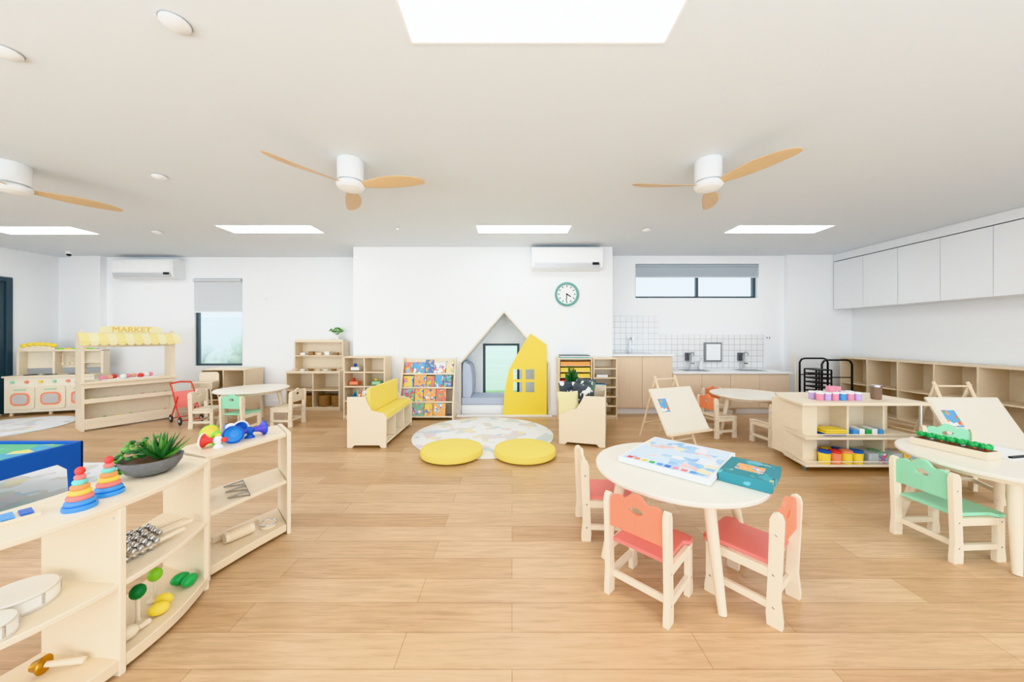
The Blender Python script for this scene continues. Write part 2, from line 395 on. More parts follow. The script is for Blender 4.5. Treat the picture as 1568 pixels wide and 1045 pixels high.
# ---------------- kitchenette
b=B()
b.box(1.6,2.56,5.45,5.98,.1,.93,OAKC).box(2.56,4.42,5.45,5.98,.1,.65,OAKC).box(1.6,4.42,5.5,5.98,0,.1,WHITE)
b.box(1.6,2.58,5.42,5.985,.93,.96,WHITE).box(2.56,4.45,5.42,5.985,.65,.68,WHITE)
for xx0,xx1,zt in ((1.605,2.07,.92),(2.075,2.555,.92),(2.565,3.02,.64),(3.025,3.48,.64),(3.485,3.94,.64),(3.945,4.415,.64)):
    b.box(xx0,xx1,5.435,5.45,.11,zt,OAKC)
for cx in (3.03,3.95):
    b.prism(rrect(.42,.3,.05,cx=cx,cy=5.68),.681,.684,METAL)
    b.prism(rrect(.36,.24,.05,cx=cx,cy=5.68),.684,.685,M('sink_basin',(120,124,128),.3,metal=.8))
    b.tube([(cx+.05,5.9,.68),(cx+.05,5.9,.92),(cx+.05,5.87,.97),(cx+.05,5.8,.97),(cx+.05,5.78,.92)],.014,METAL).box(cx+.06,cx+.12,5.89,5.91,.77,.79,METAL)
    b.box(cx+.0,cx+.1,5.95,5.985,.82,.96,M('tap_backplate',(120,124,130),.3,metal=.7))
b.prism(rrect(.4,.3,.05,cx=2.1,cy=5.7),.961,.964,METAL)
b.tube([(2.05,5.92,.96),(2.05,5.92,1.18),(2.05,5.88,1.22),(2.05,5.8,1.22),(2.05,5.78,1.17)],.014,METAL).box(2.06,2.12,5.91,5.93,1.05,1.07,METAL)
b.done('kitchenette_counter',bevel=.002)
B().box(1.6,2.58,5.988,5.999,.96,1.6,TILE).box(2.58,4.42,5.988,5.999,.68,1.28,TILE).done('trim_tile_splashback')
B().box(3.36,3.66,5.95,5.985,.8,1.14,M('dispenser_frame',(150,155,158),.3,metal=.6)).box(3.385,3.635,5.943,5.95,.83,1.11,WHITE).done('paper_towel_dispenser',bevel=.005)
B().cyl((0,0,0),(0,0,.14),.03,.03,M('soap_white',(235,235,235))).cyl((0,0,.14),(0,0,.18),.008,.008,METAL).box(-.006,.006,-.05,.006,.18,.19,METAL).done('soap_dispenser',(3.25,5.88,.681))
B().prism(rrect(.12,.075,.008),0,.006,WHITE,'y').box(-.03,-.015,-.003,0,-.01,.012,BLACK).box(.015,.03,-.003,0,-.01,.012,BLACK).done('power_outlet',(4.5,5.992,1.22))
B().prism(rrect(.12,.075,.008),0,.006,WHITE,'y').box(-.03,-.015,-.003,0,-.01,.012,M('sw',(200,200,200))).done('light_switch',(-4.36,6.092,1.91))
# toy broom leaning at the counter end
B().cyl((0,0,.1),(0,.05,.98),.011,.011,WOOD,10).box(-.09,.09,-.02,.02,.08,.12,YELP).box(-.085,.085,-.018,.018,0,.08,M('broom_bristle',(225,205,150),.9,bump=.6,scale=90)).done('toy_broom',(4.47,5.35,0))
# cot trolley
b=B()
for yy in (5.2,5.6):
    pts=[(4.72,yy,.1),(4.72,yy,.82),(4.75,yy,.87),(4.8,yy,.885),(5.1,yy,.885),(5.15,yy,.87),(5.18,yy,.82),(5.18,yy,.1)]
    b.tube(pts,.014,BLACK)
    b.tube([(4.72,yy,.1),(5.18,yy,.1)],.014,BLACK); b.tube([(4.74,yy,.62),(5.16,yy,.62)],.008,BLACK)
for xx in (4.72,5.18):
    b.tube([(xx,5.2,.1),(xx,5.6,.1)],.014,BLACK)
    for yy in (5.2,5.6): b.cyl((xx-.015,yy,.04),(xx+.015,yy,.04),.04,.04,BLACK); b.cyl((xx,yy,.04),(xx,yy,.1),.01,.01,METAL)
b.done('cot_trolley')
b=B()
for i in range(11):
    z=.1+i*.065
    b.tube([(4.5,5.0,z),(4.68,5.0,z),(4.68,5.25,z),(4.5,5.25,z)],.009,BLACK,6,True)
    b.box(4.5,4.68,5.0,5.25,z-.004,z+.002,M('cot_mesh',(130,135,140),.7))
    for xx in (4.5,4.68):
        for yy in (5.0,5.25): b.cyl((xx,yy,z-.06 if i else 0),(xx,yy,z+.004),.012,.01,BLACK,8)
b.done('stacked_cots')
# ---------------- furniture helpers
def chair(x,y,face,cb,cs,s=1.0):
    """face = heading in degrees of the direction the seat faces (0=+X)"""
    b=B()
    for sx in (-1,1):
        xa=sx*.14-.013; xb=sx*.14+.013
        rear=[(-.168,0),(-.113,0),(-.110,.05),(-.118,.24),(-.124,.46),(-.134,.486),(-.15,.494),(-.166,.485),(-.174,.46),(-.168,.3),(-.160,.12),(-.169,.03)]
        b.prism(rear,xa,xb,WOODL,'x')
        fr=[(.088,0),(.142,0),(.142,.03),(.135,.08),(.135,.245),(.093,.245),(.093,.08),(.086,.03)]
        b.prism(fr,xa,xb,WOODL,'x')
        b.box(xa+.003,xb-.003,-.12,.1,.07,.1,WOODL).box(xa+.003,xb-.003,-.12,.1,.205,.245,WOODL)
        for (yy,zz) in ((-.138,.085),(.115,.085),(-.138,.225),(.115,.225),(-.148,.4)):
            b.cyl((sx*.152,yy,zz),(sx*.1545,yy,zz),.006,.006,METAL,8)
    b.box(-.128,.128,-.13,-.115,.075,.105,WOODL)
    seat=[(-.127,-.125),(.127,-.125),(.127,.08),(.152,.1),(.152,.14),(.13,.155),(-.13,.155),(-.152,.14),(-.152,.1),(-.127,.08)]
    b.prism(seat,.247,.265,cs)
    def half(s_):
        P=[(0,.335),(.128,.335),(.128,.45)]
        c1=(.086,.452,.042); c2=(0,.468,.052)
        for i in range(8):
            a=math.radians(0+ i*18); P.append((c1[0]+c1[2]*math.cos(a),c1[1]+c1[2]*math.sin(a)))
        for i in range(5):
            a=math.radians(28+i*14); P.append((c2[0]+c2[2]*math.cos(a),c2[1]+c2[2]*math.sin(a)))
        P.append((0,.520))
        P.append((0,.462))
        for i in range(1,7):
            a=math.radians(90-i*180/7/1.0); P.append((.034*math.cos(a),.445+.017*math.sin(a)))
        P.append((0,.428))
        return [(s_*u,v) for u,v in P]
    b.T=TR(0,-.148,0)
    b.prism(half(1),-.008,.008,cb,'y').prism(half(-1),-.008,.008,cb,'y')
    b.T=Matrix.Identity(4)
    o=b.done('toddler_chair',(x,y,0),face-90,bevel=.004); o.scale=(s,s,s); return o
def table(x,y,r=.45,h=.51,rot=0,legs=4,name='round_activity_table'):
    b=B()
    b.lathe([(.0,h-.024),(r-.006,h-.024),(r,h-.018),(r,h-.006),(r-.005,h),(0,h)],(0,0,0),M('table_top_cream',(242,234,221),.22,var=.02),64)
    b.lathe([(r-.11,h-.06),(r-.09,h-.06),(r-.09,h-.024),(r-.11,h-.024)],(0,0,0),WOODL,48)
    for k in range(legs):
        a=math.radians(rot+360/legs*k); c_,s_=math.cos(a),math.sin(a)
        b.cyl((c_*(r-.14),s_*(r-.14),h-.024),(c_*(r-.03),s_*(r-.03),0),.03,.018,WOODL,20)
    return b.done(name,(x,y,0))
table(.93,1.94,r=.44,rot=-88)
chair(.676,1.675,45,ORANGE,CORAL); chair(1.155,1.665,128,ORANGE,CORAL); chair(.6,2.22,-3,WOODL,CORAL)
table(2.97,2.05,rot=219)
chair(2.58,2.03,3,GREENM,GREENM); chair(3.55,2.70,-115,GREENM,GREENM)
table(-3.68,4.85,r=.44,rot=20)
chair(-3.52,4.45,85,GREENM,GREENM); chair(-3.17,4.82,178,WOODL,WOODL); chair(-4.2,4.75,8,WOODL,WOODL)
table(3.05,4.4,r=.44,rot=10)
chair(2.6,4.32,12,ORANGE,WOODL); chair(3.02,3.98,98,ORANGE,WOODL); chair(2.95,4.85,-80,ORANGE,WOODL)
# ---------- things on table 1
b=B(); b.box(-.23,.23,-.26,.26,0,.03,PAPER).box(-.24,.24,-.27,.27,.006,.034,PAPER).box(-.225,.225,-.255,.255,.034,.036,PUZ)
for i in range(9):
    b.box(-.2+i*.042,-.17+i*.042,-.25,-.215,.0362,.0372,[RED,ORANGE,YELP,GREEN,LBLUE,BLUE,PINK,CORAL,LBLUE][i])
b.done('puzzle_board_book',(.985,2.03,.511),-44,bevel=.002)
b=B(); b.box(-.11,.11,-.14,.14,0,.05,TBOX).box(-.112,.112,-.142,.142,.02,.052,TBOX); b.box(-.06,.06,-.05,.05,.0525,.0532,COV[7])
b.done('boxed_board_game',(1.235,1.77,.511),-45,bevel=.002)
# ---------- things on table 2
b=B(); b.box(-.06,.06,-.17,.17,0,.045,WOODL).box(-.05,.05,-.16,.16,.045,.047,M('soil',(110,80,60)))
for i in range(7):
    yy=-.14+i*.047
    b.cyl((0,yy,.045),(0,yy,.06),.008,.012,[RED,ORANGE,WHITE][i%3],8)
    for k in range(5):
        a=k*72+i*20; b.sph((.018*math.cos(math.radians(a)),yy+.018*math.sin(math.radians(a)),.07),(.008,.014,.017),GREEN,8,6,RZ(a)@RX(25))
b.done('toy_vegetable_planter',(2.84,2.2,.511),12,bevel=.002)
B().box(-.15,.15,-.1,.1,0,.004,PAPER).box(-.12,.12,-.085,-.07,.004,.014,BLACK).done('drawing_pad',(3.1,2.15,.511),10)
# easels
def easel(x,y,face,s=1,lean=-30,w=.33):
    b=B()
    for sx in (-1,1):
        b.T=TR(sx*.16,0,0)
        b.cyl((0,-.26,0),(0,.05,.8),.014,.014,WOOD,8); b.cyl((0,.3,0),(0,.03,.78),.014,.014,WOOD,8)
    b.T=Matrix.Identity(4)
    b.cyl((-.17,.04,.76),(.17,.04,.76),.01,.01,WOOD,8)
    b.cyl((-.17,-.23,.09),(.17,-.23,.09),.01,.01,WOOD,8); b.cyl((-.17,.21,.2),(.17,.21,.2),.01,.01,WOOD,8)
    b.T=TR(0,-.15,.42)@RX(lean)
    b.box(-w,w,-.022,-.005,-.28,.27,M('easel_board',(240,230,212),.4)); b.box(-w+.02,w-.02,-.026,-.022,-.26,.25,M('easel_surface',(242,234,220),.5))
    b.box(-w,w,-.05,-.02,-.3,-.28,WOOD)
    b.box(-w+.06,-w+.18,-.028,-.026,-.02,.14,COV[1])
    o=b.done('toddler_easel',(x,y,0),face+90,bevel=.002); o.scale=(s,s,s)
easel(1.85,4.05,-68,.97); easel(4.3,3.3,-92,1.0)
# ---------- double sided shelf trolley
b=B(); P=[(0,0),(1.16,0),(1.2,.06),(1.2,.58),(1.14,.62),(.22,.62),(.06,.34)]
def sc_(P,s,cx=.65,cy=.3): return [(cx+(u-cx)*s,cy+(v-cy)*s) for u,v in P]
b.prism(P,.615,.64,WOODL); b.prism(sc_(P,.93),.30,.318,WOODL); b.prism(sc_(P,.93),.05,.07,WOODL)
Q=sc_(P,.93)
for zz in (.318,.07):
    for i in range(len(Q)):
        p,q=Q[i],Q[(i+1)%len(Q)]; b.cyl((p[0],p[1],zz+.03),(q[0],q[1],zz+.03),.006,.006,WOODL,6)
for xx in (.1,.52,.86): 
    b.box(xx,xx+.14 if xx<.2 else xx+.02,.12,.5,.07,.615,WOODL)
b.box(.24,1.1,.3,.315,.07,.615,WOODL)
b.cyl((1.13,.05,.05),(1.13,.05,.615),.012,.012,METAL,8)
for xx,yy in ((.1,.1),(1.05,.08),(1.05,.52),(.3,.5)): b.cyl((xx,yy,0),(xx,yy,.05),.02,.02,M('castor_grey',(120,120,120)),10)
b.done('craft_shelf_trolley',(2.64,3.1,0),bevel=.003)
b=B()
for i in range(6):
    for j in range(2):
        x_=i*.072;y_=j*.08
        b.cyl((x_,y_,0),(x_,y_,.06),.028,.03,[PINK,M('lilac',(200,175,225)),PINK,LBLUE][(i+j)%4]); b.cyl((x_,y_,.06),(x_,y_,.075),.031,.031,PAPER)
b.box(.1,.15,.0,.05,.076,.13,PINK).box(.2,.25,.05,.1,.076,.12,PINK).done('paint_pot_set',(2.93,3.25,.641),bevel=.002)
B().lathe([(.035,0),(.04,.01),(.042,.11),(.044,.115),(.04,.12)],(0,0,0),M('brown_jar',(140,115,98),.3),20).cyl((0,0,.12),(0,0,.135),.045,.045,METAL).done('glass_jar',(3.52,3.3,.641))
b=B()
for i in range(4):
    x_=i*.1
    b.cyl((x_,0,0),(x_,0,.1),.042,.047,[YELP,ORANGE,YELP,YELP][i]); b.cyl((x_,0,.1),(x_,0,.12),.049,.049,[BLUE,RED,ORANGE,BLUE][i])
    b.cyl((x_+.01,.1,0),(x_+.01,.1,.11),.04,.04,[ORANGE,YELP,BLUE,GREEN][i])
b.done('craft_tub_set',(2.9,3.17,.071),bevel=.002)
b=B()
for i in range(3): b.box(-.1+i*.004,.1,-.07,.07,i*.02,i*.02+.017,[BLUE,YELP,YELP][i])
b.done('sorting_tray_stack',(3.02,3.25,.319),bevel=.003)
b=B()
for i in range(5): b.box(i*.06,.05+i*.06,0,.12,0,.05+.01*(i%2),[LBLUE,PAPER,GREEN,PAPER,LBLUE][i])
b.done('block_box',(3.2,3.2,.319),bevel=.003)
b=B()
for i in range(4): b.prism(rrect(.1,.16,.02,cx=i*.11),0,.09,[M('clear_tub',(190,200,205),.2),COV[5],M('clear_tub',(190,200,205)),COV[2]][i])
b.done('storage_tub_set',(3.36,3.24,.071),bevel=.004)
# ---------- rugs and cushions
B().lathe([(0,0),(.88,0),(.885,.004),(.88,.008),(0,.008)],(0,0,0),RUGM,72).done('round_map_rug',(-.36,4.34,.001))
B().lathe([(0,0),(.75,0),(.75,.008),(0,.008)],(0,0,0),RUGM,64).done('round_map_rug',(-7.0,4.55,.001))
B().prism(rrect(1.3,1.2,.1),0,.008,RUGM).done('map_rug',(-4.0,2.75,.001))
for x_ in (-.63,.135):
    b=B(); b.lathe([(0,0),(.3,0),(.318,.01),(.325,.035),(.318,.062),(.295,.078),(.2,.083),(.0,.085)],(0,0,0),YEL,64)
    b.torus((0,0,.066),.312,.006,YEL,64,6); b.done('floor_cushion',(x_,3.58,.01))
# ---------- reading bench boxes
def bench(name,x,y,rz,mirror=1,soft=True,sx=1):
    b=B(); m=mirror; L_=.98
    def bx(x0,x1,*r): 
        if m<0: x0,x1=-x1,-x0
        b.box(x0,x1,*r)
    end=[(0,0),(.06,0),(.08,.03),(.36,.03),(.38,0),(.44,0),(.44,.34),(.41,.385),(.27,.42),(.23,.5),(.2,.57),(.0,.57)]
    end=[(m*u,v) for u,v in end]
    b.prism(end,0,.02,WOODL,'y').prism(end,L_-.02,L_,WOODL,'y')
    bx(.0,.018,.02,L_-.02,.05,.5,WOODL); bx(.19,.205,.02,L_-.02,.05,.58,WOODL); bx(.02,.44,.02,L_-.02,.045,.06,WOODL)
    bx(.205,.43,.02,L_-.02,.3,.318,WOODL); bx(.28,.295,.02,L_-.02,.06,.3,WOODL)
    for yy in (.33,.65): bx(.295,.43,yy,yy+.015,.06,.3,WOODL)
    if soft:
        bx(.24,.435,.03,L_-.03,.319,.38,YEL); bx(.206,.25,.03,L_-.03,.381,.66,YEL)
    o=b.done(name,(x,y,0),rz,bevel=.006); o.scale=(sx,1,1); return o
bench('reading_bench',-1.84,3.80,0)
b=B()
for i in range(6): b.box(i*.11,.08+i*.11,0,.13,0,.5+.02*(i%3),COV[(i*3)%8])
b.v=[(v[1],v[0],v[2]) for v in b.v]; b.done('picture_books_in_bench',(-1.81,4.02,.063))
b=B(); b.cyl((0,0,0),(0,0,.1),.03,.03,WOODL)
for i in range(6):
    a=i*60; b.cyl((0,0,.03),(.03*math.cos(a),.03*math.sin(a),.17),.004,.004,[RED,BLUE,YELP,GREEN,ORANGE,PINK][i],6)
b.done('pencil_pot',(-1.74,3.88,.062)).scale=(1,1,3.4)
bench('reading_bench',1.04,3.80,-16,-1,soft=False,sx=1.18)
# pillows and plant in right bench
def pillow(name,x,y,z,s,m,rot):
    b=B(); n=10; vs=[];fs=[]
    for side in (1,-1):
        for i in range(n+1):
            for j in range(n+1):
                u=i/n*2-1;v=j/n*2-1
                t=((1-u**4)*(1-v**4))**.5*.28
                k=1-.08*(1-abs(u*v))
                vs.append((u*s*k,side*t*s,v*s*k))
    N_=(n+1)**2
    for o in (0,N_):
        for i in range(n):
            for j in range(n):
                a=o+i*(n+1)+j; fs.append((a,a+1,a+n+2,a+n+1))
    b.T=rot; b.add(vs,fs,m)
    o=b.done(name,(x,y,z)); 
    return o
PENG=patch_mat('penguin_print',(72,80,88),[(240,240,240),(70,76,84),(230,230,225)],scale=9,thr=.52)
pillow('throw_pillow',.82,4.12,.52,.16,PENG,RZ(-60)@RX(-15))
pillow('throw_pillow',.95,4.45,.54,.16,patch_mat('leaf_print',(80,92,94),[(235,235,230),(100,130,110)],scale=9,thr=.5),RZ(-50)@RX(-10))
pillow('throw_pillow',.66,3.98,.48,.13,M('cream_fabric',(232,222,176),.9),RZ(10)@RX(-20))
pillow('throw_pillow',.74,4.34,.53,.15,PENG,RZ(10)@RX(-12))
b=B(); b.lathe([(.05,0),(.065,.1),(.06,.1),(0,.09)],(0,0,0),M('pot_terracotta',(220,215,205)),20)
for i in range(12):
    a=i*40; b.sph((.04*math.cos(math.radians(a)),.04*math.sin(math.radians(a)),.27+.045*(i%4)),(.035,.008,.12),DGREEN,8,6,RZ(a)@RY(12+8*(i%3)))
b.done('potted_leafy_plant',(.82,4.68,.32))
# ---------- book display rack
b=B(); xl,xr=-1.69,-.87
side=[(5.05,0),(5.37,0),(5.37,.92),(5.29,.92),(5.05,.2)]
b.prism(side,xl,xl+.018,WOODL,'x').prism(side,xr-.018,xr,WOODL,'x').box(xl+.018,xr-.018,5.35,5.368,.03,.9,WOODL)
for t_ in range(4):
    yb_=5.06+.065*t_; zb=.03+.205*t_
    b.box(xl+.018,xr-.018,yb_,yb_+.07,zb,zb+.012,WOODL).box(xl+.018,xr-.018,yb_-.0,yb_+.008,zb,zb+.035,WOODL)
b.done('book_display_rack',bevel=.002)
b=B(); bi=0
for t_ in range(4):
    yb_=5.08+.065*t_; zb=.045+.205*t_; x_=xl+.03
    while x_<xr-.14:
        w_=random.choice([.13,.16,.19]); w_=min(w_,xr-.025-x_); hh=random.uniform(.18,.23)
        b.T=TR(0,yb_,zb)@RX(-13); b.box(x_,x_+w_-.008,0,.012,0,hh,COV[(bi*5+t_)%8]); x_+=w_; bi+=1
b.T=Matrix.Identity(4); b.done('picture_book_collection')
# ---------- generic cubby
def cubby(b,w,d,h,cols,rows,m=WOOD,th=.018,z0=.0,back=True,kick=.04):
    b.box(0,th,0,d,z0,z0+h,m).box(w-th,w,0,d,z0,z0+h,m).box(th,w-th,0,d,z0+h-th,z0+h,m).box(th,w-th,0,d,z0+kick,z0+kick+th,m)
    if kick>.01: b.box(th,w-th,.02,.035,z0,z0+kick,m)
    if back: b.box(th,w-th,d-.008,d-.001,z0+kick+th,z0+h-th,WOODL)
    for r in range(1,rows):
        zz=z0+kick+th+(h-kick-2*th)*r/rows; b.box(th,w-th,.004,d-.01,zz-th/2,zz+th/2,m)
    for c_ in range(1,cols):
        xx=w*c_/cols; b.box(xx-th/2,xx+th/2,.002,d-.01,z0+kick+th,z0+h-th,m)
# unit 2
b=B(); cubby(b,.62,.27,.94,2,4); b.done('toy_cubby_shelf',(-2.52,5.1,0),bevel=.002)
b=B()
for i,(x_,z_) in enumerate(((.1,.06),(.42,.06),(.12,.285),(.45,.285),(.1,.51),(.44,.51),(.12,.73))):
    b.box(x_-.05,x_+.08,.05,.16,z_,z_+.05,[WICK,PAPER,LBLUE,WOODL,ORANGE,GREENM,PAPER][i]); b.sph((x_,.1,z_+.075),.025,[RED,YELP,BLUE,GREEN][i%4],10,8)
b.done('wooden_toy_assortment',(-2.52,5.13,0),bevel=.002)
# unit 1 with hutch
b=B(); cubby(b,.9,.38,.64,2,2); b.box(-.01,.91,-.01,.39,.64,.66,WOODL)
b.T=TR(.04,.16,0); cubby(b,.84,.22,.5,1,2,z0=.66,kick=0)
b.T=Matrix.Identity(4); b.prism([(.04,1.16),(.88,1.16),(.86,1.19),(.06,1.19)],.16,.18,WOODL,'y')
b.done('hutch_shelf',(-3.78,5.7,0),bevel=.003)
for k in range(4):
    b=B(); b.lathe([(.085,0),(.1,.02),(.105,.17),(.11,.18),(.1,.18),(.09,.03),(.0,.03)],(0,0,0),WICK,20)
    for j in range(6): b.torus((0,0,.02+j*.03),.103,.006,WICK,20,6)
    o=b.done('wicker_basket',(-3.65+k*.215+(.02 if k>1 else 0),5.85,.06)); o.scale=(.93,1,1.05)
b=B()
for i in range(6): b.lathe([(.03,0),(.05,.03),(.048,.03),(.0,.01)],(i*.13,0,0),[WOOD,PAPER,WICK][i%3],14)
b.done('wooden_bowl_set',(-3.68,5.8,.661))
b=B()
for i in range(5): b.box(i*.14,i*.14+.08,0,.06,0,.04+.02*(i%2),[PAPER,WICK,WOOD][i%3])
b.done('wooden_block_set',(-3.66,5.9,.922),bevel=.002)
b=B(); b.lathe([(.035,0),(.05,.08),(.045,.08),(.0,.07)],(0,0,0),PAPER,18)
for i in range(18):
    a=i*51; r=.05+.025*(i%3)
    b.cyl((0,0,.07),(r*math.cos(a)*.8,r*math.sin(a)*.8,.13+.015*(i%4)),.002,.002,LEAF,5)
    b.sph((r*math.cos(a),r*math.sin(a),.14+.018*(i%4)),(.032,.024,.008),LEAF,8,5,RZ(math.degrees(a))@RY(35))
b.done('potted_plant',(-3.05,5.95,1.191))
# paper shelf
b=B(); b.box(0,.5,0,.28,.9,.918,WOOD).box(0,.018,0,.28,0,.9,WOOD).box(.482,.5,0,.28,0,.9,WOOD).box(.018,.482,.27,.28,.02,.9,WOODL)
for i in range(9): b.box(.018,.482,.005,.27,.08+i*.09,.088+i*.09,WOOD)
b.done('paper_tray_shelf',(.7,5.1,0),bevel=.002)
b=B(); pc=[M('paper_teal',(110,180,180)),M('paper_red',(225,90,100)),M('paper_pink',(240,140,175)),M('paper_yellow',(250,222,95)),M('paper_orange',(247,175,95)),M('paper_magenta',(215,85,140)),YELP,PINK,M('paper_lime',(195,218,115))]
for i in range(9): b.box(.03,.47,.015,.26,.089+i*.09,.145+i*.09,pc[[3,3,1,2,5,1,3,3,4][i]])
for i in range(3): b.box(.03,.47,.02,.26,.9185+i*.016,.932+i*.016,[pc[0],PAPER,M('paper_grey',(120,125,130))][i])
b.done('coloured_paper_stack',(.7,5.1,0))
b=B(); cubby(b,.36,.28,.92,1,6); b.done('narrow_cubby_shelf',(1.215,5.1,0),bevel=.002)
b=B()
for i in range(5): b.box(.06,.2+.03*(i%3),.05,.15,.06+i*.142+(.0),.1+i*.142,[PAPER,WOODL,WICK,LBLUE,PAPER][i])
b.done('craft_supply_boxes',(1.215,5.1,.0),bevel=.002)
# window cabinet
b=B(); cubby(b,.72,.42,.7,2,2); b.done('low_toy_cabinet',(-5.12,5.62,0),bevel=.002)
b=B(); 
for i in range(3): b.prism(rrect(.16,.2,.02,cx=.15+i*.2,cy=.18),.06,.2,[WICK,PAPER,WICK][i])
b.done('storage_basket_set',(-5.12,5.62,0))
# ---------- market stall
b=B(); W=.9; D=.36
b.box(0,.025,0,D,0,1.3,WOODL).box(W-.025,W,0,D,0,1.3,WOODL)
b.box(.025,W-.025,0,.018,.02,.1,WOODL); b.box(.025,W-.025,.17,.185,.04,.62,WOODL)
b.box(-.01,W+.01,-.03,D+.02,.62,.645,WOODL)
for zz in (.1,.36):
    b.box(.025,W-.025,0,.17,zz,zz+.015,WOODL); b.box(.025,W-.025,-.004,.012,zz,zz+.06,WOODL)
b.box(.025,W-.025,0,.018,.56,.62,WOODL)
b.box(.025,W-.025,.0,.02,1.1,1.3,WOODL); b.box(.025,W-.025,D-.02,D,1.2,1.3,WOODL)
STR=[M('awning_yellow',(251,236,165),.7),M('awning_cream',(250,241,200),.7)]
n=12
for i in range(n):
    xa=-.03+(W+.06)*i/n; xb_=-.03+(W+.06)*(i+1)/n
    b.prism([(-.02,1.29),(-.14,1.19),(-.14,1.183),(-.02,1.275)],xa,xb_,STR[i%2],'x')
    pts=[(xa,1.187),(xb_,1.187)]+[((xa+xb_)/2+(xb_-xa)/2*math.cos(math.radians(t)),1.155-.03*math.sin(math.radians(t))) for t in (0,45,90,135,180)]
    b.prism(pts,-.145,-.138,STR[i%2],'y')
b.prism([(.15,1.3),(.15,1.37),(.25,1.39),(.45,1.395),(.65,1.39),(.75,1.37),(.75,1.3)],0,.02,STR[1],'y')
for sx in (0,W-.025): b.sph((sx+.0125,.1,1.3),(.0125,.08,.04),WOODL,10,8)
stall=b.done('toy_market_stall',(-5.6,4.44,0),60,bevel=.003)
cu=bpy.data.curves.new('market_sign_text','FONT'); cu.body='MARKET'; cu.size=.1; cu.extrude=.003; cu.align_x='CENTER'
to=bpy.data.objects.new('market_sign_text',cu); sc.collection.objects.link(to); to.parent=stall; to.location=(.45,-.004,1.308); to.rotation_euler=(pi/2,0,0)
cu.materials.append(M('sign_text',(238,202,90),.5))
b=B(); 
for i in range(7):
    for zz in (.116,.376):
        x_=.09+i*.12; b.sph((x_,.07,zz+.024),(.024,.02,.022),[RED,ORANGE,GREEN,YELP,LIME,PINK,WOOD][(i+int(zz*10))%7],10,8)
for i in range(9): b.sph((.2+.06*i+.01*(i%2),.12+.05*(i%3),.68),(.035,.03,.032),[PINK,M('peach',(245,190,160)),RED,PAPER][i%4],10,8)
b.box(.18,.74,.05,.3,.646,.655,PAPER)
b.done('toy_produce',(-5.6,4.44,0),60)
# ---------- play kitchen
b=B(); W=1.05;D=.32; CR=M('play_kitchen_cream',(243,233,214),.45,var=.02)
b.box(0,W,0,D,.05,.6,CR).box(-.015,W+.015,-.02,D,.6,.625,WOODL)
for xx in (.05,.5,.95): b.cyl((xx,.05,0),(xx,.05,.05),.025,.02,WOOD,12)
for xx in (.05,.95): b.cyl((xx,D-.05,0),(xx,D-.05,.05),.025,.02,WOOD,12)
for i,(xx,ww) in enumerate(((.03,.32),(.37,.34),(.73,.29))):
    b.prism(rrect(ww,.36,.04,cx=xx+ww/2,cy=.28),-.014,0,WOODL,'y')
    b.prism(rrect(ww-.1,.2,.07 if i<2 else .05,cx=xx+ww/2,cy=.26),-.02,-.014,ORANGE,'y')
    b.prism(rrect(ww-.15,.15,.05,cx=xx+ww/2,cy=.26),-.024,-.02,M('oven_window_grey',(205,198,196),.3),'y')
    b.box(xx+ww*.3,xx+ww*.7,-.03,-.014,.405,.42,GREENM)
for i in range(6): b.cyl((.1+i*.16,-.02,.53),(.1+i*.16,0,.53),.022,.022,[GREENM,ORANGE,YELP][i%3],14)
for xx in (.2,.42): b.torus((xx,.14,.627),.07,.006,DCUSH,24,6); b.torus((xx,.14,.627),.035,.005,DCUSH,20,6)
b.lathe([(.08,.0),(.1,.012),(.09,.012),(.05,.004),(0,.004)],(.75,.14,.624),METAL,20)
b.tube([(.75,.26,.62),(.75,.26,.76),(.75,.22,.79),(.75,.17,.77)],.01,METAL)
for xx in (0,.42,.72,W-.03): b.box(xx,xx+.03,D-.14,D,.625,1.02,WOODL)
arch=[(0,1.0),(0,1.04)]+[(.225+.225*math.cos(math.radians(t)),1.04+.1*math.sin(math.radians(t))) for t in range(180,-1,-20)]+[(.45,1.0)]
b.prism(arch,D-.14,D-.12,WOODL,'y')
b.box(.45,W,D-.14,D,1.0,1.03,WOODL).box(0.03,W-.03,D-.01,D,.72,1.0,CR).box(.75,W-.03,D-.13,D,.8,.815,WOODL).box(.45,.72,D-.05,D-.03,.94,.955,WOOD)
for i in range(4): 
    xx=.49+i*.06; b.cyl((xx,D-.06,.94),(xx,D-.06,.8),.006,.006,WOOD,8); b.sph((xx,D-.06,.79),(.02,.008,.028),WOOD,10,6)
for i in range(6): b.sph((.06+i*.07+.02,D-.13,1.12-.004*(i-2.5)**2),(.045,.03,.035),YELP,10,8)
for i in range(5): b.sph((.5+i*.09,D-.11,1.035),(.05,.03,.02),[LIME,YELP][i%2],10,8)
b.done('play_kitchen',(-7.86,5.28,0),18,bevel=.003)
# ---------- doll stroller (red)
b=B()
for sx in (-.13,.13):
    b.tube([(sx,-.18,.06),(sx,.0,.28),(sx,.16,.5),(sx,.24,.56)],.009,RED)
    b.tube([(sx,.2,.06),(sx,.02,.26),(sx,-.1,.4)],.009,RED)
    for yy in (-.18,.2):
        b.torus((sx,yy,.06),.045,.014,M('wheel_grey',(70,72,76)),18,8,RY(90)); b.cyl((sx-.012,yy,.06),(sx+.012,yy,.06),.02,.02,PAPER,10)
b.tube([(-.13,.24,.56),(0,.25,.575),(.13,.24,.56)],.012,RED)
b.tube([(-.13,-.18,.06),(.13,-.18,.06)],.007,RED); b.tube([(-.13,.2,.06),(.13,.2,.06)],.007,RED)
b.prism([(-.1,.24),(.04,.22),(.13,.44),(.115,.45),(.03,.245),(-.1,.26)],-.12,.12,CORAL,'x')
b.done('doll_stroller',(-4.72,4.95,0),60).scale=(.9,.9,1)
b=B() # high chair, wooden, toy
